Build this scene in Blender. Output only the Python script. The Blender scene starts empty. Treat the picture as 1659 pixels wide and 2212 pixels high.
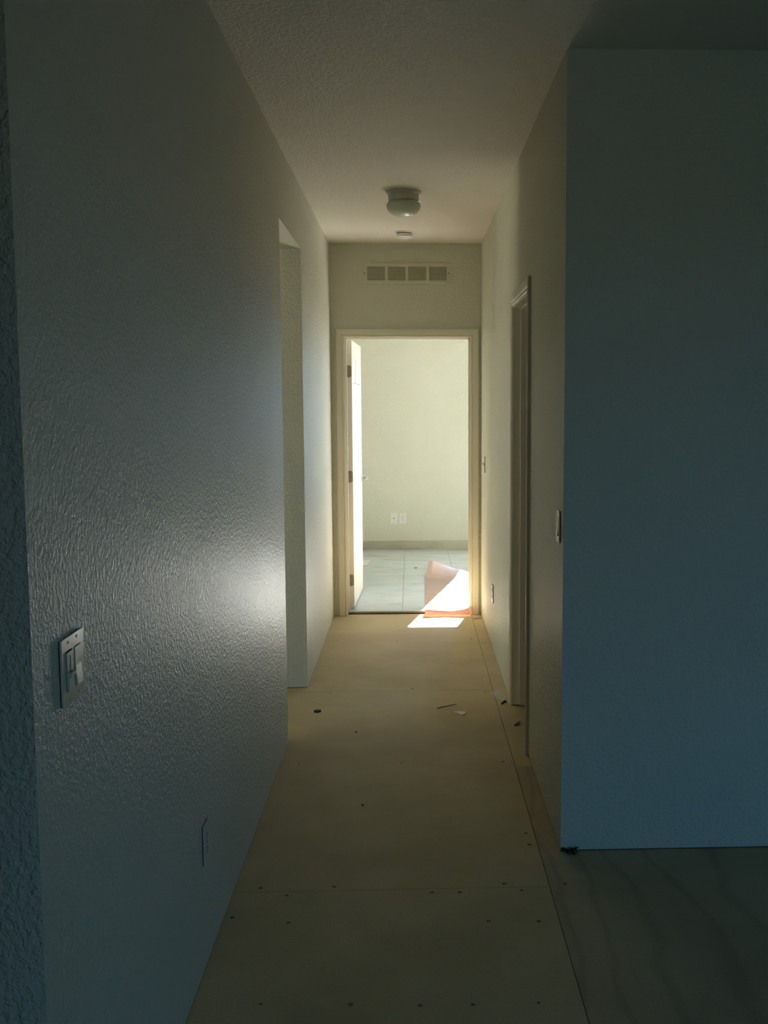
import bpy, bmesh, math, random
from mathutils import Vector, Matrix

random.seed(7)
C = bpy.context.scene.collection
sc = bpy.context.scene

# ------------------------------------------------------------------ camera
CAM_H = 1.576
PITCH, YAW, ROLL = -0.1002, -0.0373, -0.0022
cd = bpy.data.cameras.new('camera')
cam = bpy.data.objects.new('camera', cd)
C.objects.link(cam)
sc.camera = cam
cd.sensor_fit = 'VERTICAL'
cd.sensor_height = 36.0
cd.lens = 2314.15 / 2212 * 36.0
cd.shift_x = -144.85 / 2212
cd.clip_start = 0.05
fw = Vector((-math.sin(YAW) * math.cos(PITCH), math.cos(YAW) * math.cos(PITCH), math.sin(PITCH)))
rt = Vector((math.cos(YAW), math.sin(YAW), 0))
up = rt.cross(fw)
r2 = math.cos(ROLL) * rt + math.sin(ROLL) * up
u2 = -math.sin(ROLL) * rt + math.cos(ROLL) * up
M = Matrix(((r2.x, u2.x, -fw.x, 0), (r2.y, u2.y, -fw.y, 0), (r2.z, u2.z, -fw.z, CAM_H), (0, 0, 0, 1)))
cam.matrix_world = M

# ------------------------------------------------------------------ sky, sun, exposure
SUN_EL = math.atan(0.5 / math.hypot(1, 0.2075))
SUN_AZ = math.atan2(0.2075, 1.0)           # from +Y towards +X
SUN_POWER = 5.0
SKY_POWER = 0.45
EXPOSURE = 4.8
w = bpy.data.worlds.new('sky')
sc.world = w
w.use_nodes = True
nt = w.node_tree
nt.nodes.clear()
out = nt.nodes.new('ShaderNodeOutputWorld')
bg = nt.nodes.new('ShaderNodeBackground')
bg.inputs['Color'].default_value = (0.19, 0.54, 1.0, 1)      # clear blue sky
bg.inputs['Strength'].default_value = SKY_POWER
nt.links.new(bg.outputs[0], out.inputs[0])

sd = bpy.data.lights.new('sun', 'SUN')
sd.energy = SUN_POWER
sd.angle = math.radians(0.53)
sd.color = (1.0, 0.97, 0.92)
sun = bpy.data.objects.new('sun', sd)
C.objects.link(sun)
sun.rotation_euler = Vector((-0.2075, -1.0, -0.5)).to_track_quat('-Z', 'Y').to_euler()

def portal(name, loc, direction, sx, sy):
    d = bpy.data.lights.new(name, 'AREA')
    d.shape = 'RECTANGLE'
    d.size, d.size_y = sx, sy
    d.cycles.is_portal = True
    o = bpy.data.objects.new(name, d)
    C.objects.link(o)
    o.location = loc
    o.rotation_euler = Vector(direction).to_track_quat('-Z', 'Z').to_euler()
    return o

sc.view_settings.view_transform = 'Standard'
sc.view_settings.look = 'None'
sc.view_settings.gamma = 1.0
sc.view_settings.use_curve_mapping = False
sc.view_settings.exposure = EXPOSURE
cy = sc.cycles
cy.max_bounces = 7
cy.diffuse_bounces = 6
cy.glossy_bounces = 3
cy.transparent_max_bounces = 12
cy.transmission_bounces = 6
cy.caustics_reflective = True
cy.use_denoising = True
cy.use_guiding = True
cy.sample_clamp_indirect = 0.0
cy.use_adaptive_sampling = False

# ------------------------------------------------------------------ layout (metres)
H = 2.74                       # ceiling height
XL, XR = -0.585, 0.522         # hall walls
T = 0.115                      # wall thickness
Y_NEAR_L, Y_NEAR_R = 1.64, 3.642
Y_END = 7.94
Y_BACK = 11.452
Z2 = 0.02                      # tile floor level beyond the door
OP1, OP2, OPZ = 4.935, 5.895, 2.41      # drywall opening on the left
DR1, DR2, DRZ = 4.745, 5.485, 2.062     # side door opening
ED1, ED2, EDZ = -0.478, 0.437, 2.06     # end door opening
WN1, WN2, WNZ1, WNZ2 = 0.80, 1.95, 0.87, 2.07   # sunny window in the back wall
RX1, RX2, RY1 = -3.0, 3.6, -1.4         # near room
SL1, SL2, SLZ = 1.65, 2.25, 2.05          # glazed door behind the camera

PD1, PD2, PDZ = 3.0, 4.6, 2.05          # glazed outer door of the room left of the hall

# ------------------------------------------------------------------ materials
def new_mat(name):
    m = bpy.data.materials.new(name)
    m.use_nodes = True
    n = m.node_tree
    n.nodes.clear()
    o = n.nodes.new('ShaderNodeOutputMaterial')
    b = n.nodes.new('ShaderNodeBsdfPrincipled')
    n.links.new(b.outputs[0], o.inputs[0])
    return m, n, b, o

def noise(n, vec, scale, detail=3.0, rough=0.55):
    t = n.nodes.new('ShaderNodeTexNoise')
    t.inputs['Scale'].default_value = scale
    t.inputs['Detail'].default_value = detail
    t.inputs['Roughness'].default_value = rough
    if vec is not None:
        n.links.new(vec, t.inputs['Vector'])
    return t.outputs['Fac']

def ramp(n, fac, stops):
    r = n.nodes.new('ShaderNodeValToRGB')
    e = r.color_ramp.elements
    while len(e) < len(stops):
        e.new(0.5)
    for i, (p, c) in enumerate(stops):
        e[i].position = p
        e[i].color = (c[0], c[1], c[2], 1) if hasattr(c, '__len__') else (c, c, c, 1)
    n.links.new(fac, r.inputs[0])
    return r.outputs[0]

def math_n(n, op, a, b=None):
    m = n.nodes.new('ShaderNodeMath')
    m.operation = op
    for i, v in enumerate((a, b)):
        if v is None:
            continue
        if isinstance(v, (int, float)):
            m.inputs[i].default_value = v
        else:
            n.links.new(v, m.inputs[i])
    return m.outputs[0]

def mixc(n, fac, a, b, mode='MIX'):
    m = n.nodes.new('ShaderNodeMix')
    m.data_type = 'RGBA'
    m.blend_type = mode
    for sock, v in ((m.inputs[0], fac), (m.inputs[6], a), (m.inputs[7], b)):
        if isinstance(v, (int, float)):
            sock.default_value = v
        elif isinstance(v, tuple):
            sock.default_value = (*v, 1)
        else:
            n.links.new(v, sock)
    return m.outputs[2]

def pos(n, scale=(1, 1, 1)):
    g = n.nodes.new('ShaderNodeNewGeometry')
    m = n.nodes.new('ShaderNodeMapping')
    m.inputs['Scale'].default_value = scale
    n.links.new(g.outputs['Position'], m.inputs['Vector'])
    return m.outputs[0]

def bump(n, b, height, strength, dist):
    k = n.nodes.new('ShaderNodeBump')
    k.inputs['Strength'].default_value = strength
    k.inputs['Distance'].default_value = dist
    n.links.new(height, k.inputs['Height'])
    n.links.new(k.outputs[0], b.inputs['Normal'])

def paint(name, col, rough=0.49, tex=True, peel=0.0023, spec=0.20):
    m, n, b, o = new_mat(name)
    p = pos(n)
    v = ramp(n, noise(n, p, 1.3, 2), [(0.3, tuple(c * 0.97 for c in col)), (0.7, tuple(min(1, c * 1.02) for c in col))])
    n.links.new(v, b.inputs['Base Color'])
    b.inputs['Roughness'].default_value = rough
    b.inputs['Specular IOR Level'].default_value = spec
    if tex:
        a = noise(n, p, 75, 3, 0.6)
        a = ramp(n, a, [(0.40, 0.0), (0.62, 1.0)])
        f = noise(n, p, 260, 2, 0.5)
        h = math_n(n, 'ADD', a, math_n(n, 'MULTIPLY', f, 0.30))
        wv = noise(n, pos(n, (2.2, 2.2, 0.25)), 2.0, 2, 0.5)
        h = math_n(n, 'ADD', h, math_n(n, 'MULTIPLY', wv, 1.6))
        bump(n, b, h, 1.0, peel)
    return m

def plain(name, col, rough=0.45, metal=0.0, var=0.04):
    m, n, b, o = new_mat(name)
    v = ramp(n, noise(n, pos(n), 22, 3), [(0.3, tuple(c * (1 - var) for c in col)), (0.7, tuple(min(1, c * (1 + var)) for c in col))])
    n.links.new(v, b.inputs['Base Color'])
    b.inputs['Roughness'].default_value = rough
    b.inputs['Metallic'].default_value = metal
    return m

def board(name, col, dark, plywood=False):
    m, n, b, o = new_mat(name)
    p = pos(n)
    fine = noise(n, p, 160, 4, 0.7)
    v = ramp(n, fine, [(0.30, tuple(c * 0.80 for c in col)), (0.52, col), (0.75, tuple(min(1, c * 1.14) for c in col))])
    big = ramp(n, noise(n, p, 2.6, 4, 0.6), [(0.34, 0.0), (0.66, 1.0)])
    v = mixc(n, math_n(n, 'MULTIPLY', big, 0.46), v, dark)
    if plywood:
        wv = n.nodes.new('ShaderNodeTexWave')
        wv.wave_type = 'BANDS'
        wv.inputs['Scale'].default_value = 2.1
        wv.inputs['Distortion'].default_value = 11.0
        wv.inputs['Detail'].default_value = 3.0
        wv.inputs['Detail Scale'].default_value = 0.9
        mp = pos(n, (1.0, 0.45, 1))
        n.links.new(mp, wv.inputs['Vector'])
        g = ramp(n, wv.outputs['Fac'], [(0.0, 1.0), (0.16, 0.25), (0.4, 0.0)])
        v = mixc(n, math_n(n, 'MULTIPLY', g, 0.22), v, tuple(c * 0.45 for c in dark))
    sp = ramp(n, noise(n, p, 30, 5, 0.75), [(0.22, 1.0), (0.30, 0.0)])
    v = mixc(n, math_n(n, 'MULTIPLY', sp, 0.6), v, tuple(c * 0.35 for c in dark))
    n.links.new(v, b.inputs['Base Color'])
    b.inputs['Roughness'].default_value = 0.62
    b.inputs['Specular IOR Level'].default_value = 0.35
    bump(n, b, fine, 0.4, 0.0006)
    return m

def marble(name, col, vein, stretch=(1.6, 3.4, 3.4), rough=0.38):
    m, n, b, o = new_mat(name)
    p = pos(n, stretch)
    a = noise(n, p, 2.0, 6, 0.6)
    v = ramp(n, a, [(0.28, vein), (0.46, tuple((c * 0.93) for c in col)), (0.62, col)])
    s = ramp(n, noise(n, p, 4.5, 5, 0.7), [(0.27, 1.0), (0.33, 0.0)])
    v = mixc(n, math_n(n, 'MULTIPLY', s, 0.5), v, tuple(c * 0.6 for c in vein))
    n.links.new(v, b.inputs['Base Color'])
    b.inputs['Roughness'].default_value = rough
    return m

M_WALL = paint('cream_wall_paint', (0.75, 0.74, 0.63))
M_CEIL = paint('tinted_wall_paint', (0.755, 0.725, 0.625), rough=0.5, peel=0.0022)  # same paint as the walls, with the pinker cast of its lighting in the colour
M_TRIM = paint('trim_enamel', (0.80, 0.76, 0.65), rough=0.32, tex=False)
M_DOOR = paint('door_enamel', (0.86, 0.83, 0.76), rough=0.38, tex=False)
M_PLATE = plain('almond_plastic', (0.72, 0.69, 0.58), 0.32)
M_PAN = plain('grey_enamel', (0.50, 0.51, 0.47), 0.4)
M_WHITE = plain('white_plastic', (0.82, 0.81, 0.76), 0.35)
M_DARK = plain('slot_and_shadow_black', (0.02, 0.02, 0.018), 0.7)
M_BRASS = plain('antique_nickel', (0.36, 0.31, 0.22), 0.5, 0.3)
M_CHROME = plain('satin_nickel', (0.62, 0.57, 0.50), 0.28, 1.0)
M_SCREW = plain('rusty_screw', (0.10, 0.075, 0.05), 0.6, 0.3)
M_BOARD = board('particle_board', (0.69, 0.55, 0.32), (0.45, 0.33, 0.18))
M_PLY = board('plywood_sheet', (0.58, 0.47, 0.30), (0.32, 0.25, 0.16), True)
M_TILE = marble('marble_tile', (0.68, 0.73, 0.77), (0.50, 0.53, 0.55))
M_BASE = marble('marble_base_tile', (0.50, 0.47, 0.37), (0.36, 0.33, 0.26), (2.2, 2.2, 6.0))
M_GROUT = plain('dark_underlay', (0.07, 0.06, 0.05), 0.9)
M_GROUTL = plain('pale_grout', (0.42, 0.43, 0.42), 0.8)
M_JOIST = plain('rough_timber', (0.16, 0.12, 0.07), 0.9)
M_GRILLE = plain('stamped_metal', (0.68, 0.66, 0.54), 0.4)
M_GROUND = plain('dry_soil', (0.14, 0.13, 0.09), 0.95)
M_BOUNCE = plain('pale_bounce_slab', (0.60, 0.56, 0.46), 0.9)
M_SKY_SCREEN = plain('tan_sky_screen', (0.5, 0.40, 0.26), 0.9)
M_SIDING = plain('exterior_siding', (0.5, 0.47, 0.4), 0.8)
M_DUCT = plain('olive_duct', (0.16, 0.16, 0.12), 0.8)
M_LEAF = plain('dead_leaf', (0.10, 0.045, 0.02), 0.7)
M_CHIP = plain('black_rubber', (0.015, 0.014, 0.012), 0.6)
M_SCRAP = plain('pale_paper', (0.88, 0.87, 0.84), 0.7)
M_TWIG = plain('grey_twig', (0.16, 0.13, 0.09), 0.8)
M_CLUMP = plain('dark_lint', (0.035, 0.03, 0.025), 0.95)
M_TAPE = plain('pale_plaster', (0.62, 0.60, 0.50), 0.9)

def glass_mat():
    m, n, b, o = new_mat('window_glass')
    n.nodes.remove(b)
    t = n.nodes.new('ShaderNodeBsdfTransparent')
    t.inputs[0].default_value = (0.93, 0.95, 0.94, 1)
    g = n.nodes.new('ShaderNodeBsdfGlossy')
    g.inputs['Roughness'].default_value = 0.02
    f = n.nodes.new('ShaderNodeFresnel')
    f.inputs[0].default_value = 1.45
    x = n.nodes.new('ShaderNodeMixShader')
    n.links.new(f.outputs[0], x.inputs[0])
    n.links.new(t.outputs[0], x.inputs[1])
    n.links.new(g.outputs[0], x.inputs[2])
    n.links.new(x.outputs[0], o.inputs[0])
    return m
M_GLASS = glass_mat()

def opal_mat():
    m, n, b, o = new_mat('opal_glass')
    v = ramp(n, noise(n, pos(n), 12, 2), [(0.3, (0.48, 0.55, 0.43)), (0.7, (0.52, 0.58, 0.46))])
    n.links.new(v, b.inputs['Base Color'])
    b.inputs['Roughness'].default_value = 0.38
    return m
M_OPAL = opal_mat()

def paper_mat():
    m, n, b, o = new_mat('pink_building_paper')
    p = pos(n)
    v = ramp(n, noise(n, p, 60, 4), [(0.3, (0.64, 0.42, 0.36)), (0.7, (0.72, 0.50, 0.44))])
    n.links.new(v, b.inputs['Base Color'])
    b.inputs['Roughness'].default_value = 0.34
    b.inputs['Specular IOR Level'].default_value = 0.8
    b.inputs['IOR'].default_value = 1.6
    bump(n, b, noise(n, pos(n, (5, 16, 5)), 1.0, 3), 0.6, 0.004)
    t = n.nodes.new('ShaderNodeBsdfTranslucent')
    t.inputs[0].default_value = (0.88, 0.50, 0.41, 1)
    x = n.nodes.new('ShaderNodeMixShader')
    x.inputs[0].default_value = 0.22
    n.links.new(b.outputs[0], x.inputs[1])
    n.links.new(t.outputs[0], x.inputs[2])
    n.links.new(x.outputs[0], o.inputs[0])
    return m
M_PAPER = paper_mat()

# ------------------------------------------------------------------ mesh helpers
def box(bm, x0, x1, y0, y1, z0, z1):
    v = [bm.verts.new((x, y, z)) for z in (z0, z1) for y in (y0, y1) for x in (x0, x1)]
    for f in ((0, 2, 3, 1), (4, 5, 7, 6), (0, 1, 5, 4), (2, 6, 7, 3), (0, 4, 6, 2), (1, 3, 7, 5)):
        bm.faces.new([v[i] for i in f])
    return v

def bevel_edges(bm, test, off, seg=3):
    es = [e for e in bm.edges if len(e.link_faces) == 2 and e.calc_face_angle(0) > 0.6 and test(e)]
    if es:
        r = bmesh.ops.bevel(bm, geom=es, offset=off, segments=seg, profile=0.5, affect='EDGES', clamp_overlap=True)
        for f in r['faces']:
            f.smooth = True

def obj(name, bm, mat, parent=None, loc=None, rot=None, smooth=False):
    bmesh.ops.recalc_face_normals(bm, faces=bm.faces)
    me = bpy.data.meshes.new(name)
    if smooth:
        for f in bm.faces:
            f.smooth = True
    bm.to_mesh(me)
    bm.free()
    if smooth:
        me.set_sharp_from_angle(angle=math.radians(40))
    me.materials.append(mat)
    o = bpy.data.objects.new(name, me)
    C.objects.link(o)
    if parent is not None:
        o.parent = parent
    if loc is not None:
        o.location = loc
    if rot is not None:
        o.rotation_euler = rot
    return o

def bx(name, x0, x1, y0, y1, z0, z1, mat, parent=None, bev=0.0, seg=2):
    bm = bmesh.new()
    box(bm, x0, x1, y0, y1, z0, z1)
    if bev:
        bevel_edges(bm, lambda e: True, bev, seg)
    return obj(name, bm, mat, parent)

def lathe(bm, prof, cx=0, cyy=0, seg=40):
    rings = []
    for r, z in prof:
        rings.append([bm.verts.new((cx + r * math.cos(2 * math.pi * k / seg), cyy + r * math.sin(2 * math.pi * k / seg), z)) for k in range(seg)])
    for a, b in zip(rings, rings[1:]):
        for k in range(seg):
            bm.faces.new((a[k], a[(k + 1) % seg], b[(k + 1) % seg], b[k]))
    bm.faces.new(rings[0][::-1])
    bm.faces.new(rings[-1])

def tube(bm, pts, rad, seg=10):
    rings = []
    for i, p in enumerate(pts):
        p = Vector(p)
        d = (Vector(pts[min(i + 1, len(pts) - 1)]) - Vector(pts[max(i - 1, 0)])).normalized()
        a = d.orthogonal().normalized()
        if i:
            a = (pa - d * pa.dot(d)).normalized()
        pa = a
        b = d.cross(a)
        r = rad[i] if hasattr(rad, '__len__') else rad
        rings.append([bm.verts.new(p + r * (math.cos(2 * math.pi * k / seg) * a + math.sin(2 * math.pi * k / seg) * b)) for k in range(seg)])
    for a, b in zip(rings, rings[1:]):
        for k in range(seg):
            bm.faces.new((a[k], a[(k + 1) % seg], b[(k + 1) % seg], b[k]))
    bm.faces.new(rings[0][::-1])
    bm.faces.new(rings[-1])

def extrude_poly(bm, pts, axis, a0, a1):
    """closed 2-D outline swept along an axis. axis x: pts are (y, z); y: (x, z); z: (x, y)"""
    def mk(p, a):
        return {'x': (a, p[0], p[1]), 'y': (p[0], a, p[1]), 'z': (p[0], p[1], a)}[axis]
    A = [bm.verts.new(mk(p, a0)) for p in pts]
    B = [bm.verts.new(mk(p, a1)) for p in pts]
    n = len(pts)
    bm.faces.new(A)
    bm.faces.new(B[::-1])
    for i in range(n):
        bm.faces.new((A[i], A[(i + 1) % n], B[(i + 1) % n], B[i]))

def struct(o, label, cat):
    o['kind'] = 'structure'
    o['label'] = label
    o['category'] = cat
    return o

def tag(o, label, cat, group=None):
    o['label'] = label
    o['category'] = cat
    if group:
        o['group'] = group
    return o

def empty(name, loc=(0, 0, 0), rot=(0, 0, 0)):
    o = bpy.data.objects.new(name, None)
    o.empty_display_size = 0.05
    C.objects.link(o)
    o.location = loc
    o.rotation_euler = rot
    return o

# ------------------------------------------------------------------ room shell
# left hall wall with a plain drywall opening and bullnose corners
bm = bmesh.new()
extrude_poly(bm, [(Y_NEAR_L, 0.003), (Y_NEAR_L, H), (Y_END, H), (Y_END, 0.003), (OP2, 0.003), (OP2, OPZ), (OP1, OPZ), (OP1, 0.003)], 'x', XL - T, XL)
def _lw(e):
    a, b = e.verts[0].co, e.verts[1].co
    vert = abs(a.z - b.z) > 1
    if vert and abs(a.y - Y_NEAR_L) < 1e-4 and abs(a.x - XL) < 1e-4:
        return True
    if vert and (abs(a.y - OP1) < 1e-4 or abs(a.y - OP2) < 1e-4) and abs(a.x - b.x) < 1e-4:
        return abs(a.y - OP1) < 1e-4 or abs(a.x - XL) < 1e-4
    return abs(a.z - OPZ) < 1e-4 and abs(b.z - OPZ) < 1e-4 and abs(a.x - b.x) < 1e-4
bevel_edges(bm, _lw, 0.016, 6)
struct(obj('wall_left', bm, M_WALL), 'long cream textured hallway wall on the left with a plain uncased opening', 'wall')

# right hall wall with the side door opening
bm = bmesh.new()
extrude_poly(bm, [(Y_NEAR_R, 0.004), (Y_NEAR_R, H), (Y_END, H), (Y_END, 0.004), (DR2 + 0.02, 0.004), (DR2 + 0.02, DRZ + 0.02), (DR1 - 0.02, DRZ + 0.02), (DR1 - 0.02, 0.004)], 'x', XR, XR + T)
bevel_edges(bm, lambda e: abs(e.verts[0].co.y - Y_NEAR_R) < 1e-4 and abs(e.verts[1].co.y - Y_NEAR_R) < 1e-4 and abs(e.verts[0].co.x - XR) < 1e-4 and abs(e.verts[1].co.x - XR) < 1e-4, 0.02, 7)
struct(obj('wall_right', bm, M_WALL), 'cream textured hallway wall on the right holding the side door', 'wall')

# walls of the near room
struct(bx('wall_front_left', RX1, XL - T, Y_NEAR_L, Y_NEAR_L + T, -0.02, H, M_WALL), 'sliver of cream wall turned to the camera at the far left edge', 'wall')
struct(bx('wall_front_right', XR + T, RX2, Y_NEAR_R, Y_NEAR_R + T, 0.004, H, M_WALL), 'shaded blue-grey wall facing the camera right of the hallway', 'wall')
bm = bmesh.new()
box(bm, RX1 - T, RX1, RY1 - T, PD1, -0.02, H)
box(bm, RX1 - T, RX1, PD2, Y_BACK + T, -0.02, H)
box(bm, RX1 - T, RX1, PD1, PD2, PDZ, H)
struct(obj('wall_side_left', bm, M_WALL), 'outer wall on the left of the house, outside the picture', 'wall')
struct(bx('wall_side_right', RX2, RX2 + T, RY1 - T, Y_BACK + T, -0.02, H, M_WALL), 'outer wall on the right of the near room, outside the picture', 'wall')
bm = bmesh.new()
box(bm, RX1, SL1, RY1 - T, RY1, -0.02, H)
box(bm, SL2, RX2, RY1 - T, RY1, -0.02, H)
box(bm, SL1, SL2, RY1 - T, RY1, SLZ, H)
struct(obj('wall_rear', bm, M_WALL), 'outer wall behind the camera with a glazed door', 'wall')

# end wall of the hall
bm = bmesh.new()
extrude_poly(bm, [(RX1, -0.02), (RX1, H), (RX2, H), (RX2, -0.02), (ED2 + 0.018, -0.02), (ED2 + 0.018, EDZ + 0.018), (ED1 - 0.018, EDZ + 0.018), (ED1 - 0.018, -0.02)], 'y', Y_END, Y_END + T)
struct(obj('wall_end', bm, M_WALL), 'cream wall closing the hallway around the bright doorway', 'wall')

# back wall of the bright room with its window
bm = bmesh.new()
box(bm, RX1, WN1, Y_BACK, Y_BACK + T, -0.02, H)
box(bm, WN2, RX2, Y_BACK, Y_BACK + T, -0.02, H)
box(bm, WN1, WN2, Y_BACK, Y_BACK + T, WNZ2, H)
box(bm, WN1, WN2, Y_BACK, Y_BACK + T, -0.02, WNZ1)
struct(obj('wall_back', bm, M_WALL), 'bright cream wall at the back of the far room', 'wall')
FRX1, FRX2 = -1.7, 3.3
struct(bx('wall_far_left', FRX1 - T, FRX1, Y_END + T, Y_BACK, -0.02, H, M_WALL), 'cream side wall of the bright room behind the open door', 'wall')

# partitions behind the openings
struct(bx('wall_passage_far', RX1, XL - T, OP2, OP2 + T, 0.003, H, M_WALL), 'cream wall returning behind the left opening', 'wall')
struct(bx('wall_passage_near', RX1, XL - T, 2.2, 2.2 + T, -0.02, H, M_WALL), 'cream near wall of the room behind the left opening', 'wall')
struct(bx('wall_side_room', 2.6, 2.6 + T, Y_NEAR_R + T, Y_END, -0.02, H, M_WALL), 'wall of the unlit room behind the side door', 'wall')

# ceiling
ceil = bx('ceiling', RX1 - 0.45, RX2 + 0.45, RY1 - 0.45, Y_BACK + 0.45, H, H + 0.16, M_CEIL)
struct(ceil, 'smooth sprayed cream ceiling over the hallway', 'ceiling')

# floor: slab with sheets laid on it
fl = bx('floor', RX1, RX2, RY1, Y_END + 0.045, -0.12, -0.022, M_JOIST)
struct(fl, 'bare subfloor of tan particle board sheets', 'floor')
g = 0.0012
def sheet(x0, x1, y0, y1, mat, dz=0.0):
    bm = bmesh.new()
    box(bm, x0 + g, x1 - g, y0 + g, y1 - g, -0.019, dz)
    bevel_edges(bm, lambda e: min(e.verts[0].co.z, e.verts[1].co.z) > -0.01, 0.0012, 1)
    return obj('subfloor_sheet', bm, mat, fl)
XJ = 0.447
cols = [(-3.0, -1.993, 0.4, M_BOARD), (-1.993, -0.773, 2.14, M_BOARD), (-0.773, XJ, 3.362, M_BOARD), (XJ, XJ + 1.22, 2.1, M_PLY), (XJ + 1.22, XJ + 2.44, 0.9, M_PLY), (XJ + 2.44, 3.6, 2.1, M_PLY)]
rnd = random.Random(3)
YF = Y_END + 0.045
for x0, x1, yj, mt in cols:
    ys = [RY1]
    k = -4
    while yj + 2.44 * k < YF:
        if yj + 2.44 * k > RY1 + 0.05:
            ys.append(yj + 2.44 * k)
        k += 1
    ys.append(YF)
    for a, b in zip(ys, ys[1:]):
        mm = mt
        if mt is M_PLY and a > 4.0:
            mm = M_BOARD
        sheet(x0, x1, a, b, mm, rnd.choice([0, 0, -0.0006]))
def disc(name, x, y, r, mat, parent, z=0.0004):
    bm = bmesh.new()
    lathe(bm, [(r, z - 0.004), (r, z), (r * 0.8, z + 0.0006), (r * 0.35, z - 0.0006)], x, y, 12)
    return obj(name, bm, mat, parent)
for x, y in [(-0.56, 3.19), (-0.383, 3.15), (0.229, 3.134), (0.383, 3.127), (-0.405, 2.704), (-0.168, 2.692), (0.016, 2.68), (0.155, 2.678), (0.329, 2.68),
             (-0.50, 3.39), (-0.41, 3.335), (-0.26, 3.39), (0.06, 3.335), (0.15, 3.333), (0.30, 3.39), (0.352, 3.34), (0.50, 3.38), (0.416, 3.803), (0.418, 3.70),
             (0.40, 4.6), (-0.05, 4.6), (-0.5, 4.6), (0.40, 5.76), (0.0, 5.84), (-0.45, 5.77), (0.40, 7.1), (-0.1, 7.05), (-0.5, 7.1)]:
    disc('screw_head', x, y, rnd.uniform(0.0045, 0.0075), M_SCREW, fl)

# tiled floor of the bright room
fl2 = bx('floor', FRX1, RX2, YF + 0.006, Y_BACK + T, -0.12, 0.0075, M_GROUT)
struct(fl2, 'pale grey marble tile floor of the bright room', 'floor')
ux = bx('underlay', FRX1, RX2, YF + 0.012, Y_BACK, 0.0075, 0.0165, M_GROUTL, fl2)
TS = 0.4572
tx0, ty0 = -0.072, 11.09
mesh_cache = {}
def tile(x0, x1, y0, y1):
    key = (round(x1 - x0, 4), round(y1 - y0, 4))
    if key not in mesh_cache:
        bm = bmesh.new()
        q = 0.0016
        box(bm, q, key[0] - q, q, key[1] - q, 0, 0.0045)
        bevel_edges(bm, lambda e: min(e.verts[0].co.z, e.verts[1].co.z) > 0.004, 0.0009, 1)
        me = bpy.data.meshes.new('tile')
        bmesh.ops.recalc_face_normals(bm, faces=bm.faces)
        bm.to_mesh(me)
        bm.free()
        me.materials.append(M_TILE)
        mesh_cache[key] = me
    o = bpy.data.objects.new('tile', mesh_cache[key])
    C.objects.link(o)
    o.parent = fl2
    o.location = (x0, y0, 0.0165 + rnd.uniform(0, 0.0003))
ys = [YF + 0.012] + [ty0 + TS * k for k in range(-7, 1) if ty0 + TS * k > YF + 0.05] + [Y_BACK]
i0 = math.ceil((FRX1 - tx0) / TS)
xs = [FRX1] + [tx0 + TS * k for k in range(i0, 9) if FRX1 + 0.02 < tx0 + TS * k < RX2 - 0.02] + [RX2]
for ya, yb in zip(ys, ys[1:]):
    if yb <= Y_END + T + 0.01:
        continue
    for xa, xb in zip(xs, xs[1:]):
        if ya < Y_END + T:      # inside the doorway: keep between the jambs
            xa2, xb2 = max(xa, ED1 + 0.001), min(xb, ED2 - 0.001)
            if xb2 - xa2 > 0.02:
                tile(xa2, xb2, ya, Y_END + T)
            if yb - (Y_END + T) > 0.02:
                tile(xa, xb, Y_END + T, yb)
        else:
            tile(xa, xb, ya, yb)

# tile skirting in the bright room
sk = empty('baseboard_back', (0, Y_BACK, Z2))
struct(sk, 'mottled beige stone tile skirting along the bright back wall', 'skirting')
x = 0.375 - 0.9144 * 3
while x < RX2:
    bm = bmesh.new()
    box(bm, max(x, FRX1) + 0.0008, min(x + 0.9144, RX2) - 0.0008, -0.009, 0, 0.001, 0.096 + rnd.uniform(-0.0008, 0.0008))
    bevel_edges(bm, lambda e: min(e.verts[0].co.z, e.verts[1].co.z) > 0.09, 0.002, 2)
    obj('skirting_tile', bm, M_BASE, sk)
    x += 0.9144
sk2 = empty('baseboard_far_left', (FRX1, 0, Z2))
struct(sk2, 'stone tile skirting behind the open door', 'skirting')
y = Y_END + T
while y < Y_BACK - 0.05:
    bm = bmesh.new()
    box(bm, 0, 0.009, y + 0.001, min(y + 0.9144, Y_BACK - 0.01) - 0.001, 0.001, 0.096)
    obj('skirting_tile', bm, M_BASE, sk2)
    y += 0.9144

# outdoors
gnd = bx('ground', -60, 60, -60, 70, -0.9, -0.7, M_GROUND)
struct(gnd, 'bare dry ground outside the house', 'ground')
fnd = bx('foundation', RX1 - 0.1, RX2 + 0.1, RY1 - T, Y_BACK + T, -0.7, -0.125, M_SIDING)
struct(fnd, 'skirted foundation under the house', 'foundation')

pat = bx('bounce_slab', RX1 - 4.2, RX1 - T, 0.5, 9.5, -0.7, -0.06, M_BOUNCE)  # unseen, added to bounce warm sunlight through the glazed outer door
struct(pat, 'unseen pale slab added to bounce warm sunlight into the left room', 'bounce_slab')
fnc = bx('sky_screen', RX1 - 4.2, RX1 - 4.12, -2.0, 14.0, -0.7, 2.30, M_SKY_SCREEN)  # unseen, added to close the strip of low sky left of the house
struct(fnc, 'unseen tan screen added to block the low sky', 'sky_screen')
prf = bx('overhead_sky_block', RX1 - 4.25, RX1 - 0.47, 2.0, 6.2, 2.40, 2.52, M_SIDING)  # unseen, added to keep blue skylight out of the left room
struct(prf, 'unseen overhead cover added to block blue skylight', 'sky_block')

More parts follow.
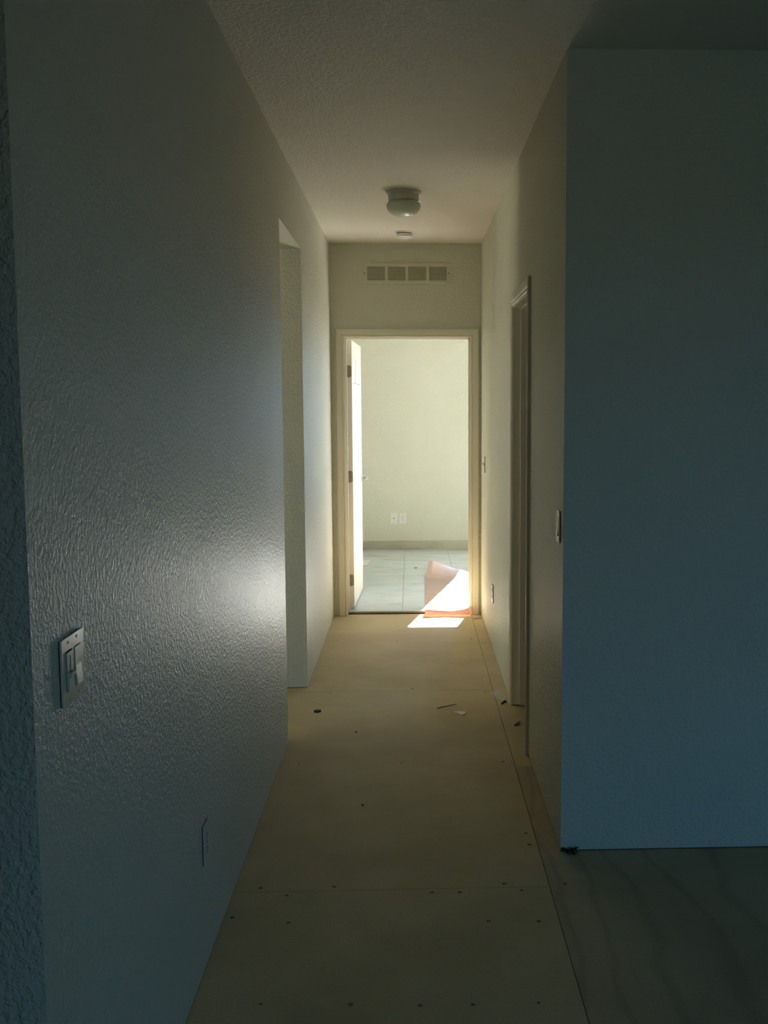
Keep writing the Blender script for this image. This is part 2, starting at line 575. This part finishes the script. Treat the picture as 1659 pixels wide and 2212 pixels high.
# ------------------------------------------------------------------ windows
def window(name, x0, x1, y, z0, z1, label, fr=0.045, mull=True, sill=True):
    e = empty(name, ((x0 + x1) / 2, y, z0))
    struct(e, label, 'window')
    hw, hh = (x1 - x0) / 2, z1 - z0
    bm = bmesh.new()
    box(bm, -hw, -hw + fr, -0.02, 0.03, 0, hh)
    box(bm, hw - fr, hw, -0.02, 0.03, 0, hh)
    box(bm, -hw + fr, hw - fr, -0.02, 0.03, 0, fr)
    box(bm, -hw + fr, hw - fr, -0.02, 0.03, hh - fr, hh)
    obj('window_frame', bm, M_WHITE, e)
    if mull:
        bx('mullion', -0.015, 0.015, -0.015, 0.025, fr, hh - fr, M_WHITE, e)
    bx('glass_pane', -hw + fr, hw - fr, 0.002, 0.006, fr, hh - fr, M_GLASS, e)
    return e
# frame sits in the outer half of the wall; glass opening begins at the jamb line
window('window_1', WN1 - 0.045, WN2 + 0.045, Y_BACK + T + 0.035, WNZ1 - 0.045, WNZ2 + 0.02, 'window of the bright room, hidden right of the doorway', 0.04, False)
window('window_2', SL1, SL2, RY1 - 0.06, 0.0, SLZ, 'glazed door behind the camera', 0.06, True)
pdr = window('window_3', -(PD2 - PD1) / 2, (PD2 - PD1) / 2, 0, 0.0, PDZ, 'glazed outer door of the room left of the hallway', 0.06, True)
pdr.location = (RX1 - 0.06, (PD1 + PD2) / 2, 0)
pdr.rotation_euler = (0, 0, math.radians(90))
portal('outer_door_portal', (RX1 - 0.13, (PD1 + PD2) / 2, PDZ / 2), (1, 0, 0), PD2 - PD1, PDZ)
portal('window_portal', ((WN1 + WN2) / 2, Y_BACK + T + 0.09, (WNZ1 + WNZ2) / 2), (0, -1, 0), WN2 - WN1 + 0.1, WNZ2 - WNZ1 + 0.1)
portal('glazed_door_portal', ((SL1 + SL2) / 2, RY1 - 0.12, SLZ / 2), (0, 1, 0), SL2 - SL1, SLZ)

# ------------------------------------------------------------------ door trim
CW = 0.060          # casing width
PROF = [(0.0, 0.0), (0.0, 0.007), (0.004, 0.0095), (0.012, 0.0095), (0.015, 0.007), (0.018, 0.007), (0.022, 0.0125), (0.052, 0.0155), (0.057, 0.0150), (0.060, 0.011), (0.060, 0.0)]

def casing(parent, axis, c0, c1, zt, face, sgn, names=('casing', 'casing', 'head_casing')):
    """mitred colonial casing. axis 'x': opening spans x at plane y=face, sgn the way it stands proud.
       axis 'y': opening spans y at plane x=face."""
    def P(u, v, d):
        return (u, face + sgn * d, v) if axis == 'x' else (face + sgn * d, u, v)
    for side, name in ((0, names[0]), (1, names[1]), (2, names[2])):
        bm = bmesh.new()
        A, B = [], []
        for w_, d in PROF:
            if side == 0:
                A.append(bm.verts.new(P(c0 - w_, 0.002, d)))
                B.append(bm.verts.new(P(c0 - w_, zt + w_, d)))
            elif side == 1:
                A.append(bm.verts.new(P(c1 + w_, 0.002, d)))
                B.append(bm.verts.new(P(c1 + w_, zt + w_, d)))
            else:
                A.append(bm.verts.new(P(c0 - w_, zt + w_, d)))
                B.append(bm.verts.new(P(c1 + w_, zt + w_, d)))
        n_ = len(PROF)
        bm.faces.new(A)
        bm.faces.new(B[::-1])
        for i in range(n_):
            bm.faces.new((A[i], A[(i + 1) % n_], B[(i + 1) % n_], B[i]))
        obj(name, bm, M_TRIM, parent)

# end doorway frame
t1 = empty('trim_1', (0, 0, 0))
struct(t1, 'cream painted casing and jamb framing the bright doorway', 'door frame')
JT = 0.018
bx('jamb', ED1 - JT, ED1, Y_END - 0.001, Y_END + T + 0.002, 0.002, EDZ, M_TRIM, t1, 0.0015)
bx('jamb', ED2, ED2 + JT, Y_END - 0.001, Y_END + T + 0.002, 0.002, EDZ, M_TRIM, t1, 0.0015)
bx('head_jamb', ED1 - JT, ED2 + JT, Y_END - 0.001, Y_END + T + 0.002, EDZ, EDZ + JT, M_TRIM, t1, 0.0015)
for a, b in ((ED1, ED1 + 0.009), (ED2 - 0.009, ED2)):
    bx('door_stop', a, b, Y_END + 0.035, Y_END + 0.07, 0.022, EDZ, M_TRIM, t1, 0.0015)
bx('door_stop', ED1, ED2, Y_END + 0.035, Y_END + 0.07, EDZ - 0.009, EDZ, M_TRIM, t1, 0.0015)
casing(t1, 'x', ED1 - 0.005, ED2 + 0.005, EDZ + 0.006, Y_END, -1)
casing(t1, 'x', ED1 - 0.005, ED2 + 0.005, EDZ + 0.006, Y_END + T, 1)

# side doorway frame on the right wall
t2 = empty('trim_2', (0, 0, 0))
struct(t2, 'shaded cream casing and jamb of the side door on the right', 'door frame')
bx('jamb', XR - 0.001, XR + T + 0.002, DR1 - JT, DR1, 0.002, DRZ, M_TRIM, t2, 0.0015)
bx('jamb', XR - 0.001, XR + T + 0.002, DR2, DR2 + JT, 0.006, DRZ, M_TRIM, t2, 0.0015)
bx('head_jamb', XR - 0.001, XR + T + 0.002, DR1 - JT, DR2 + JT, DRZ, DRZ + JT, M_TRIM, t2, 0.0015)
for a, b in ((DR1, DR1 + 0.010), (DR2 - 0.010, DR2)):
    bx('door_stop', XR + 0.040, XR + 0.076, a, b, 0.004, DRZ, M_TRIM, t2, 0.0015)
bx('door_stop', XR + 0.040, XR + 0.076, DR1, DR2, DRZ - 0.010, DRZ, M_TRIM, t2, 0.0015)
casing(t2, 'y', DR1 - 0.005, DR2 + 0.005, DRZ + 0.006, XR, -1)
casing(t2, 'y', DR1 - 0.005, DR2 + 0.005, DRZ + 0.006, XR + T, 1)

# ------------------------------------------------------------------ panel doors
def panel_leaf(width, height, thick=0.035):
    """six-panel leaf: x along the width from the hinge, y thickness, z up. Panels moulded into both faces."""
    bm = bmesh.new()
    st, mid = 0.115, 0.10
    pw = (width - 2 * st - mid) / 2
    xs_ = [0, st, st + pw, st + pw + mid, width - st, width]
    zs_ = [0, 0.24, 0.86, 1.04, 1.60, 1.70, height - 0.115, height]
    for s in (-1, 1):
        yv = s * thick / 2
        grid = [[bm.verts.new((x_, yv, z_)) for x_ in xs_] for z_ in zs_]
        for r in range(len(zs_) - 1):
            for c in range(5):
                q = [grid[r][c], grid[r][c + 1], grid[r + 1][c + 1], grid[r + 1][c]]
                if c in (1, 3) and r in (1, 3, 5):
                    prev = q
                    for inset, dep in ((0.010, -0.0065), (0.020, -0.0065), (0.045, -0.0015)):
                        x0, x1, z0, z1 = xs_[c] + inset, xs_[c + 1] - inset, zs_[r] + inset, zs_[r + 1] - inset
                        nw = [bm.verts.new((a, yv + s * dep, b)) for a, b in ((x0, z0), (x1, z0), (x1, z1), (x0, z1))]
                        for i in range(4):
                            bm.faces.new((prev[i], prev[(i + 1) % 4], nw[(i + 1) % 4], nw[i]))
                        prev = nw
                    bm.faces.new(prev)
                else:
                    bm.faces.new(q)
    bm.verts.ensure_lookup_table()
    n_ = len(zs_)
    def vat(x_, y_, z_):
        return next(v for v in bm.verts if abs(v.co.x - x_) < 1e-6 and abs(v.co.y - y_) < 1e-6 and abs(v.co.z - z_) < 1e-6)
    for x_ in (0, width):
        for a, b in zip(zs_, zs_[1:]):
            bm.faces.new([vat(x_, -thick / 2, a), vat(x_, thick / 2, a), vat(x_, thick / 2, b), vat(x_, -thick / 2, b)])
    for z_ in (0, height):
        for a, b in zip(xs_, xs_[1:]):
            bm.faces.new([vat(a, -thick / 2, z_), vat(b, -thick / 2, z_), vat(b, thick / 2, z_), vat(a, thick / 2, z_)])
    return bm

def hinge(parent, z, thick=0.035, knuckle_y=None, hh=0.089):
    """leaf plate let into the hinge edge (plane x=0), knuckle at one corner"""
    bm = bmesh.new()
    r = 0.016
    hw_ = 0.0165
    pts = [(-hw_, -hh / 2), (hw_ - r, -hh / 2)]
    for k in range(1, 6):
        a = -math.pi / 2 + k * math.pi / 10
        pts.append((hw_ - r + r * math.cos(a), -hh / 2 + r + r * math.sin(a)))
    for k in range(0, 6):
        a = k * math.pi / 10
        pts.append((hw_ - r + r * math.cos(a), hh / 2 - r + r * math.sin(a)))
    pts += [(-hw_, hh / 2)]
    s = -1 if knuckle_y < 0 else 1
    A = [bm.verts.new((-0.0022, s * -p[0] , z + p[1])) for p in pts]
    B = [bm.verts.new((0.001, s * -p[0], z + p[1])) for p in pts]
    bm.faces.new(A)
    bm.faces.new(B[::-1])
    for i in range(len(pts)):
        bm.faces.new((A[i], A[(i + 1) % len(pts)], B[(i + 1) % len(pts)], B[i]))
    h = obj('hinge', bm, M_BRASS, parent)
    bm = bmesh.new()
    for k in range(5):
        z0 = z - hh / 2 + k * hh / 5
        tube(bm, [(-0.003, knuckle_y, z0 + 0.0006), (-0.003, knuckle_y, z0 + hh / 5 - 0.0006)], 0.0062, 10)
    tube(bm, [(-0.003, knuckle_y, z - hh / 2 - 0.004), (-0.003, knuckle_y, z + hh / 2 + 0.004)], 0.0045, 8)
    obj('hinge_pin', bm, M_BRASS, h)
    for dy, dz in ((-0.003, 0.028), (0.004, 0.0), (-0.003, -0.028)):
        bm = bmesh.new()
        tube(bm, [(-0.0022, s * -dy, z + dz), (-0.0031, s * -dy, z + dz)], 0.0034, 8)
        obj('hinge_screw', bm, M_SCREW, h)
    return h

def lever(parent, x_, z, side, thick=0.035, name='lever_handle'):
    bm = bmesh.new()
    y0 = side * thick / 2
    tube(bm, [(x_, y0, z), (x_, y0 + side * 0.006, z), (x_, y0 + side * 0.009, z)], [0.031, 0.031, 0.026], 24)
    tube(bm, [(x_, y0 + side * 0.006, z), (x_, y0 + side * 0.040, z)], [0.012, 0.0095], 14)
    pts = [(x_, y0 + side * 0.036, z), (x_ - 0.010, y0 + side * 0.047, z), (x_ - 0.03, y0 + side * 0.052, z + 0.001), (x_ - 0.07, y0 + side * 0.052, z + 0.003), (x_ - 0.105, y0 + side * 0.050, z - 0.002), (x_ - 0.113, y0 + side * 0.046, z - 0.004)]
    tube(bm, pts, [0.009, 0.0095, 0.0085, 0.0075, 0.0075, 0.004], 12)
    return obj(name, bm, M_CHROME, parent, smooth=True)

# bright room door, swung open past a right angle against nothing
d1 = empty('door_1', (-0.4555, Y_END + T + 0.030, 0.032), (0, 0, math.radians(90 - 1.7)))
struct(d1, 'white six-panel door standing open at the end of the hallway', 'door')
obj('door_leaf', panel_leaf(0.905, 2.02), M_DOOR, d1)
for z in (1.79, 1.003, 0.213):
    hinge(d1, z, knuckle_y=0.0195)
lever(d1, 0.842, 0.935, -1)
lever(d1, 0.842, 0.935, 1)
bm = bmesh.new()
box(bm, 0.9045, 0.9062, -0.0125, 0.0125, 0.905, 0.965)
tube(bm, [(0.905, 0, 0.935), (0.915, 0, 0.935)], 0.008, 10)
obj('latch', bm, M_CHROME, d1)

# side door, opened flat into the dark room
d2 = empty('door_2', (XR + T + 0.016, DR2 - 0.0185 + 0.012, 0.012), (0, 0, math.radians(-1.0)))
struct(d2, 'side door swung back into the dark room behind the right casing', 'door')
obj('door_leaf', panel_leaf(0.73, 2.03), M_DOOR, d2)
for z in (1.79, 1.0, 0.213):
    hinge(d2, z, knuckle_y=0.0195)
# jamb leaves of the side door hinges, let into the far jamb
for z in (1.80, 1.015, 0.225):
    bm = bmesh.new()
    box(bm, XR + 0.079, XR + T - 0.001, DR2 - 0.0016, DR2 + 0.001, z - 0.044, z + 0.044)
    bevel_edges(bm, lambda e: abs(e.verts[0].co.y - e.verts[1].co.y) > 0.001, 0.012, 4)
    obj('hinge_leaf', bm, M_BRASS, t2)

# ------------------------------------------------------------------ ceiling light
cl = empty('ceiling_light', (-0.033, 6.055, H))
tag(cl, 'round flush ceiling light with a mushroom glass shade, switched off', 'ceiling light')
bm = bmesh.new()
lathe(bm, [(0.098, 0.0), (0.098, -0.004), (0.092, -0.009), (0.086, -0.012), (0.083, -0.048), (0.078, -0.052), (0.05, -0.052)], seg=48)
obj('ceiling_pan', bm, M_PAN, cl, smooth=True)
bm = bmesh.new()
lathe(bm, [(0.070, -0.045), (0.0815, -0.053), (0.0895, -0.060), (0.0950, -0.071), (0.0950, -0.080), (0.0905, -0.094), (0.080, -0.108), (0.064, -0.120), (0.044, -0.129), (0.022, -0.134), (0.004, -0.1355)], seg=48)
obj('glass_shade', bm, M_OPAL, cl, smooth=True)
for k in range(3):
    a = math.radians(20 + 120 * k)
    bm = bmesh.new()
    tube(bm, [(0.079 * math.cos(a), 0.079 * math.sin(a), -0.040), (0.094 * math.cos(a), 0.094 * math.sin(a), -0.040)], [0.003, 0.0035], 8)
    obj('thumb_screw', bm, M_CHROME, cl)

# smoke detector
smk = empty('smoke_detector', (-0.036, 7.43, H))
tag(smk, 'small round white smoke detector on the ceiling near the end wall', 'smoke detector')
bm = bmesh.new()
lathe(bm, [(0.068, 0.0), (0.068, -0.004), (0.062, -0.008), (0.05, -0.008)], seg=40)
obj('mounting_ring', bm, M_WHITE, smk, smooth=True)
bm = bmesh.new()
lathe(bm, [(0.050, -0.008), (0.050, -0.012)], seg=40)
obj('shadow_gap', bm, M_DARK, smk)
bm = bmesh.new()
lathe(bm, [(0.054, -0.012), (0.056, -0.017), (0.054, -0.032), (0.049, -0.037), (0.034, -0.039), (0.030, -0.044), (0.012, -0.046)], seg=40)
obj('detector_body', bm, M_WHITE, smk, smooth=True)
bm = bmesh.new()
lathe(bm, [(0.008, -0.045), (0.0075, -0.048), (0.004, -0.049)], 0.012, 0.004, 16)
obj('test_button', bm, M_WHITE, smk, smooth=True)

# ------------------------------------------------------------------ return air grille
gr = empty('return_air_grille', (-0.022, Y_END, 2.451))
tag(gr, 'long cream wall grille with four louvred panels above the doorway', 'vent')
cells = [(-0.289, -0.159), (-0.139, -0.009), (0.010, 0.140), (0.160, 0.290)]
GH = 0.148
zc0, zc1 = 0.024, 0.120
bm = bmesh.new()
xs_ = [-0.323] + [v for c in cells for v in c] + [0.323]
for i in range(0, len(xs_), 2):
    box(bm, xs_[i], xs_[i + 1], -0.008, 0, 0, GH)
for a, b in cells:
    box(bm, a, b, -0.008, 0, 0, zc0)
    box(bm, a, b, -0.008, 0, zc1, GH)
bmesh.ops.remove_doubles(bm, verts=bm.verts, dist=1e-5)
ff = [f for f in bm.faces if abs(f.normal.x) > 0.9]
bevel_edges(bm, lambda e: (max(e.verts[0].co.y, e.verts[1].co.y) < -0.007) and (min(e.verts[0].co.z, e.verts[1].co.z) > GH - 1e-4 or max(e.verts[0].co.z, e.verts[1].co.z) < 1e-4), 0.004, 2)
obj('grille_frame', bm, M_GRILLE, gr)
bx('duct_back', -0.30, 0.30, -0.0006, 0.001, 0.01, GH - 0.01, M_DUCT, gr)  # flat dark olive sheet laid on the solid wall behind the slats
for a, b in cells:
    p = bx('louvre_panel', a, a + 0.001, -0.007, -0.001, zc0, zc1, M_GRILLE, gr)
    for k in range(10):
        z = zc0 + 0.003 + k * (zc1 - zc0 - 0.004) / 10
        bm = bmesh.new()
        vs = [(-0.0085, z + 0.0005), (-0.0078, z), (-0.001, z + 0.0080), (-0.0018, z + 0.0086)]
        extrude_poly(bm, vs, 'x', a, b)
        obj('slat', bm, M_GRILLE, p)
for x_ in (-0.306, 0.306):
    bm = bmesh.new()
    tube(bm, [(x_, -0.008, GH / 2), (x_, -0.0095, GH / 2)], [0.0045, 0.003], 10)
    obj('screw', bm, M_SCREW, gr)

# ------------------------------------------------------------------ wall plates
def plate(name, loc, rotz, w_, devices, label, cat, mat=M_PLATE):
    """built facing -Y at the origin (local x to the right), then turned to its wall"""
    e = empty(name, loc, (0, 0, rotz))
    tag(e, label, cat)
    h2 = 0.057
    bx('plate_shadow', -w_ / 2 + 0.0012, w_ / 2 - 0.0012, -0.0026, 0.0, -h2 + 0.001, h2 - 0.001, M_DARK, e)  # dark box that draws the shadow line between plate and wall
    bm = bmesh.new()
    box(bm, -w_ / 2, w_ / 2, -0.0058, -0.0024, -h2, h2)
    bevel_edges(bm, lambda q: max(q.verts[0].co.y, q.verts[1].co.y) < -0.005 or abs(q.verts[0].co.y - q.verts[1].co.y) > 0.003, 0.0026, 3)
    obj('cover_plate', bm, mat, e)
    for kind, cx_ in devices:
        if kind in ('rocker', 'dimmer'):
            bx('device_gap', cx_ - 0.0172, cx_ + 0.0172, -0.0058, -0.004, -0.0345, 0.0345, M_DARK, e)
            bm = bmesh.new()
            if kind == 'rocker':
                extrude_poly(bm, [(-0.0050, -0.0325), (-0.0100, -0.0325), (-0.0068, 0.0), (-0.0066, 0.0325), (-0.0050, 0.0325)], 'x', cx_ - 0.0155, cx_ + 0.0155)
                obj('rocker', bm, mat, e)
            else:
                extrude_poly(bm, [(-0.0050, -0.0325), (-0.0078, -0.0325), (-0.0078, 0.0325), (-0.0050, 0.0325)], 'x', cx_ - 0.0155, cx_ + 0.0155)
                obj('dimmer_body', bm, mat, e)
                bx('slider_slot', cx_ - 0.0012, cx_ + 0.0012, -0.0081, -0.0070, -0.002, 0.026, M_DARK, e)
                bx('slider_knob', cx_ - 0.0125, cx_ + 0.0125, -0.0135, -0.0078, -0.009, -0.002, mat, e, 0.001)
                bx('rocker', cx_ - 0.0125, cx_ + 0.0125, -0.0095, -0.0078, -0.030, -0.011, mat, e, 0.001)
            sz = (-0.0485, 0.0485)
        elif kind == 'toggle':
            bx('device_gap', cx_ - 0.0055, cx_ + 0.0055, -0.0058, -0.004, -0.0125, 0.0125, M_DARK, e)
            bm = bmesh.new()
            extrude_poly(bm, [(-0.004, -0.006), (-0.018, 0.004), (-0.0175, 0.010), (-0.004, 0.007)], 'x', cx_ - 0.0035, cx_ + 0.0035)
            obj('toggle', bm, mat, e)
            sz = (-0.030, 0.030)
        elif kind == 'outlet':
            for zc in (-0.0195, 0.0195):
                bm = bmesh.new()
                tube(bm, [(cx_, -0.005, zc), (cx_, -0.0072, zc)], [0.0168, 0.0162], 24)
                for v in bm.verts:
                    v.co.z = zc + max(-0.0138, min(0.0138, v.co.z - zc))
                r_ = obj('receptacle', bm, mat, e)
                bm = bmesh.new()
                box(bm, cx_ - 0.0075, cx_ - 0.0050, -0.0076, -0.0070, zc - 0.001, zc + 0.009)
                obj('slot', bm, M_DARK, r_)
                bm = bmesh.new()
                box(bm, cx_ + 0.0050, cx_ + 0.0075, -0.0076, -0.0070, zc - 0.001, zc + 0.008)
                obj('slot', bm, M_DARK, r_)
                bm = bmesh.new()
                tube(bm, [(cx_, -0.0070, zc - 0.0075), (cx_, -0.0076, zc - 0.0075)], 0.0028, 10)
                obj('ground_hole', bm, M_DARK, r_)
            sz = (0.0,)
        else:
            bm = bmesh.new()
            tube(bm, [(cx_, -0.005, 0), (cx_, -0.0085, 0)], [0.0062, 0.0058], 14)
            obj('jack', bm, M_DARK, e)
            sz = (-0.042, 0.042)
        for s in sz:
            bm = bmesh.new()
            tube(bm, [(cx_, -0.005, s), (cx_, -0.0068, s)], [0.0030, 0.0022], 10)
            obj('plate_screw', bm, M_SCREW if kind == 'outlet' else mat, e)
    return e

# on the left wall local x runs away from the camera (+Y)
RL = math.radians(90)      # -Y face turned to +X
RR = math.radians(-90)     # -Y face turned to -X
plate('light_switch', (XL, 1.822, 1.130), RL, 0.118, [('dimmer', -0.014 - 0.009), ('rocker', 0.023)], 'wide two-gang dimmer and rocker switch plate low on the dark left wall', 'switch')
plate('wall_outlet', (XL, 2.925, 0.355), RL, 0.070, [('outlet', 0)], 'wall outlet plate near the floor on the dark left wall', 'outlet')
plate('light_switch', (XR, 3.742, 1.147), RR, 0.070, [('rocker', 0)], 'rocker switch plate on the right hallway wall by the near corner', 'switch')
plate('light_switch', (XR, 7.560, 1.152), RR, 0.070, [('toggle', 0)], 'small toggle switch plate on the right wall beside the bright doorway', 'switch', M_WALL)
plate('wall_outlet', (XR, 6.78, 0.366), RR, 0.070, [('outlet', 0)], 'outlet plate low on the right wall between the two doors', 'outlet')
plate('cable_jack_plate', (-0.186, Y_BACK, 0.358), 0, 0.070, [('jack', 0)], 'pale cable jack plate, left of the pair on the bright back wall', 'wall plate', M_WHITE)
plate('wall_outlet', (-0.090, Y_BACK, 0.358), 0, 0.070, [('outlet', 0)], 'white duplex outlet, right of the pair on the bright back wall', 'outlet', M_WHITE)

# ------------------------------------------------------------------ pink building paper through the doorway
bm = bmesh.new()
NX, NY = 28, 110
Y0, Y1 = 7.868, 9.80
rows = []
def paper_point(u, s):
    # s arc position along the sheet 0 near .. 1 far
    if s < 0.10:                       # rolled near end
        t = s / 0.10
        hgt = 0.030 + 0.020 * abs(2 * u - 0.9) ** 1.6
        a = math.pi * (0.04 + 0.46 * t)
        y_ = 7.905 - 0.035 * math.cos(a) + 0.012 * (1 - t)
        z_ = 0.004 + hgt * math.sin(a)
        return y_, z_
    t = (s - 0.10) / 0.90
    y_ = 7.905 + t * (9.80 - 7.905)
    hgt = 0.034 + 0.020 * abs(2 * u - 0.9) ** 1.6
    zb = 0.0225 + (hgt - 0.0225) * math.exp(-((y_ - 7.905) / 0.085) ** 2)
    # low wrinkles
    zb += 0.0022 * (1 + math.sin(y_ * 31 + u * 5)) * (0.4 + 0.6 * math.sin(y_ * 7.3 + 1) ** 2)
    # far end curl, high at the left corner
    c = max(0.0, (y_ - 9.50) / (9.80 - 9.50))
    amp = 0.128 * max(0.0, 1 - 1.02 * u) ** 1.15 + 0.002
    if u < 0.12:
        amp = 0.128 * max(0, 1 - 1.02 * 0.12) ** 1.15 + 0.008 * (u / 0.12)
    zb += amp * c ** 1.15
    return y_, zb
for j in range(NY + 1):
    s = j / NY
    row = []
    for i in range(NX + 1):
        u = i / NX
        y_, z_ = paper_point(u, s)
        xl_ = 0.098 + (y_ - 7.9) * 0.012
        xr_ = min(0.428 + max(0, (y_ - 8.12)) * 0.20, 0.56)
        if y_ > 9.5:
            xl_ += 0.07 * ((y_ - 9.5) / 0.30) * 0.55
        row.append(bm.verts.new((xl_ + (xr_ - xl_) * u, y_, z_)))
    rows.append(row)
for j in range(NY):
    for i in range(NX):
        bm.faces.new((rows[j][i], rows[j][i + 1], rows[j + 1][i + 1], rows[j + 1][i]))
pp = obj('paper_sheet', bm, M_PAPER, smooth=True)
tag(pp, 'salmon pink building paper with curled ends lying sunlit across the doorway', 'paper sheet')

# ------------------------------------------------------------------ litter on the floors
def scrap(name, pts, z0, thick, mat, label, cat, group=None, lift=None):
    bm = bmesh.new()
    c = Vector((sum(p[0] for p in pts) / len(pts), sum(p[1] for p in pts) / len(pts), 0))
    for th in (0, thick):
        pass
    top = [bm.verts.new((p[0] - c.x, p[1] - c.y, thick + (lift[i] if lift else 0))) for i, p in enumerate(pts)]
    bot = [bm.verts.new((p[0] - c.x, p[1] - c.y, (lift[i] if lift else 0))) for i, p in enumerate(pts)]
    ct = bm.verts.new((0, 0, thick * 1.4))
    cb = bm.verts.new((0, 0, 0.0002))
    n_ = len(pts)
    for i in range(n_):
        bm.faces.new((top[i], top[(i + 1) % n_], ct))
        bm.faces.new((bot[(i + 1) % n_], bot[i], cb))
        bm.faces.new((bot[i], bot[(i + 1) % n_], top[(i + 1) % n_], top[i]))
    o = obj(name, bm, mat, loc=(c.x, c.y, z0))
    tag(o, label, cat, group)
    return o

scrap('rubber_chip', [(-0.507, 5.405), (-0.487, 5.395), (-0.471, 5.412), (-0.472, 5.430), (-0.492, 5.436), (-0.508, 5.424)], 0.0003, 0.007, M_CHIP, 'small black chip on the floor near the left opening', 'debris')
scrap('paper_scrap', [(0.205, 5.375), (0.232, 5.350), (0.250, 5.318), (0.268, 5.325), (0.272, 5.372), (0.245, 5.385)], 0.0003, 0.002, M_SCRAP, 'tiny white torn paper scrap in the middle of the hall floor', 'debris', lift=[0, 0.002, 0, 0.004, 0.001, 0])
bm = bmesh.new()
tube(bm, [(0.128, 5.438, 0.003), (0.150, 5.462, 0.0032), (0.18, 5.476, 0.004), (0.205, 5.500, 0.0035), (0.232, 5.515, 0.003)], [0.0022, 0.0026, 0.0022, 0.002, 0.0012], 7)
tag(obj('twig', bm, M_TWIG), 'thin dark twig lying behind the white scrap on the hall floor', 'twig')
bm = bmesh.new()
lp = [(0.500, 5.125), (0.512, 5.13), (0.524, 5.145), (0.534, 5.165), (0.538, 5.185), (0.526, 5.178), (0.514, 5.162), (0.504, 5.145)]
o = scrap('dead_leaf', lp, 0.0003, 0.002, M_LEAF, 'curled brown dead leaf bit inside the side doorway', 'leaf', lift=[0, 0.004, 0.007, 0.010, 0.006, 0.004, 0.002, 0.001])
bm.free()
lp = [(0.466, 5.515), (0.478, 5.53), (0.490, 5.540), (0.502, 5.535), (0.494, 5.528), (0.482, 5.518), (0.472, 5.505)]
scrap('bark_curl', lp, 0.0003, 0.003, M_LEAF, 'dark arched splinter at the foot of the side door casing', 'debris', lift=[0, 0.006, 0.012, 0.004, 0.008, 0.006, 0])
lp = [(0.435, 5.72), (0.455, 5.60), (0.485, 5.57), (0.508, 5.60), (0.50, 5.70), (0.485, 5.80), (0.455, 5.79)]
scrap('plaster_smear', lp, 0.0002, 0.0012, M_TAPE, 'pale dried plaster smear on the floor beside the side door casing', 'plaster')
bm = bmesh.new()
tube(bm, [(0.462, 7.770, 0.0025), (0.515, 7.784, 0.003)], [0.0016, 0.0018], 8)
tube(bm, [(0.459, 7.7692, 0.0025), (0.462, 7.770, 0.0025)], [0.0040, 0.0040], 10)
tag(obj('loose_nail', bm, M_SCREW), 'loose dark nail on the floor by the right doorway casing', 'nail')
for x_, y_, r_, lb in ((-0.273, 5.057, 0.0045, 'tiny black pebble on the left half of the hall floor'), (-0.199, 4.105, 0.0045, 'tiny black pebble in the shaded middle of the hall floor')):
    bm = bmesh.new()
    bmesh.ops.create_icosphere(bm, subdivisions=2, radius=r_)
    for v in bm.verts:
        v.co *= 1 + rnd.uniform(-0.2, 0.2)
        v.co.z *= 0.6
    tag(obj('pebble', bm, M_CHIP, loc=(x_, y_, r_ * 0.55)), lb, 'pebble')
# dark lint at the foot of the right front corner
bm = bmesh.new()
for k in range(26):
    a = Vector((rnd.uniform(0.532, 0.575), rnd.uniform(3.612, 3.637), rnd.uniform(0.002, 0.012)))
    b = a + Vector((rnd.uniform(-0.018, 0.018), rnd.uniform(-0.012, 0.003), rnd.uniform(-0.006, 0.010)))
    b.z = max(0.002, b.z)
    b.y = min(b.y, 3.638)
    tube(bm, [a, (a + b) / 2 + Vector((0, 0, 0.003)), b], [0.002, 0.003, 0.0015], 5)
lint = obj('lint_clump', bm, M_CLUMP)
tag(lint, 'dark fuzzy debris clump at the foot of the right wall corner', 'debris')
# pale scrap in the bright room and a dark fleck
scrap('cardboard_scrap', [(-0.520, 10.29), (-0.43, 10.28), (-0.405, 10.60), (-0.50, 10.61)], 0.0215, 0.006, M_SCRAP, 'flat pale rectangular scrap on the marble tiles behind the open door', 'debris', lift=[0, 0.004, 0.012, 0])
scrap('dark_fleck', [(0.024, 10.12), (0.050, 10.11), (0.056, 10.15), (0.030, 10.165)], 0.0215, 0.002, M_TWIG, 'little dark fleck in the middle of the marble tile floor', 'debris')
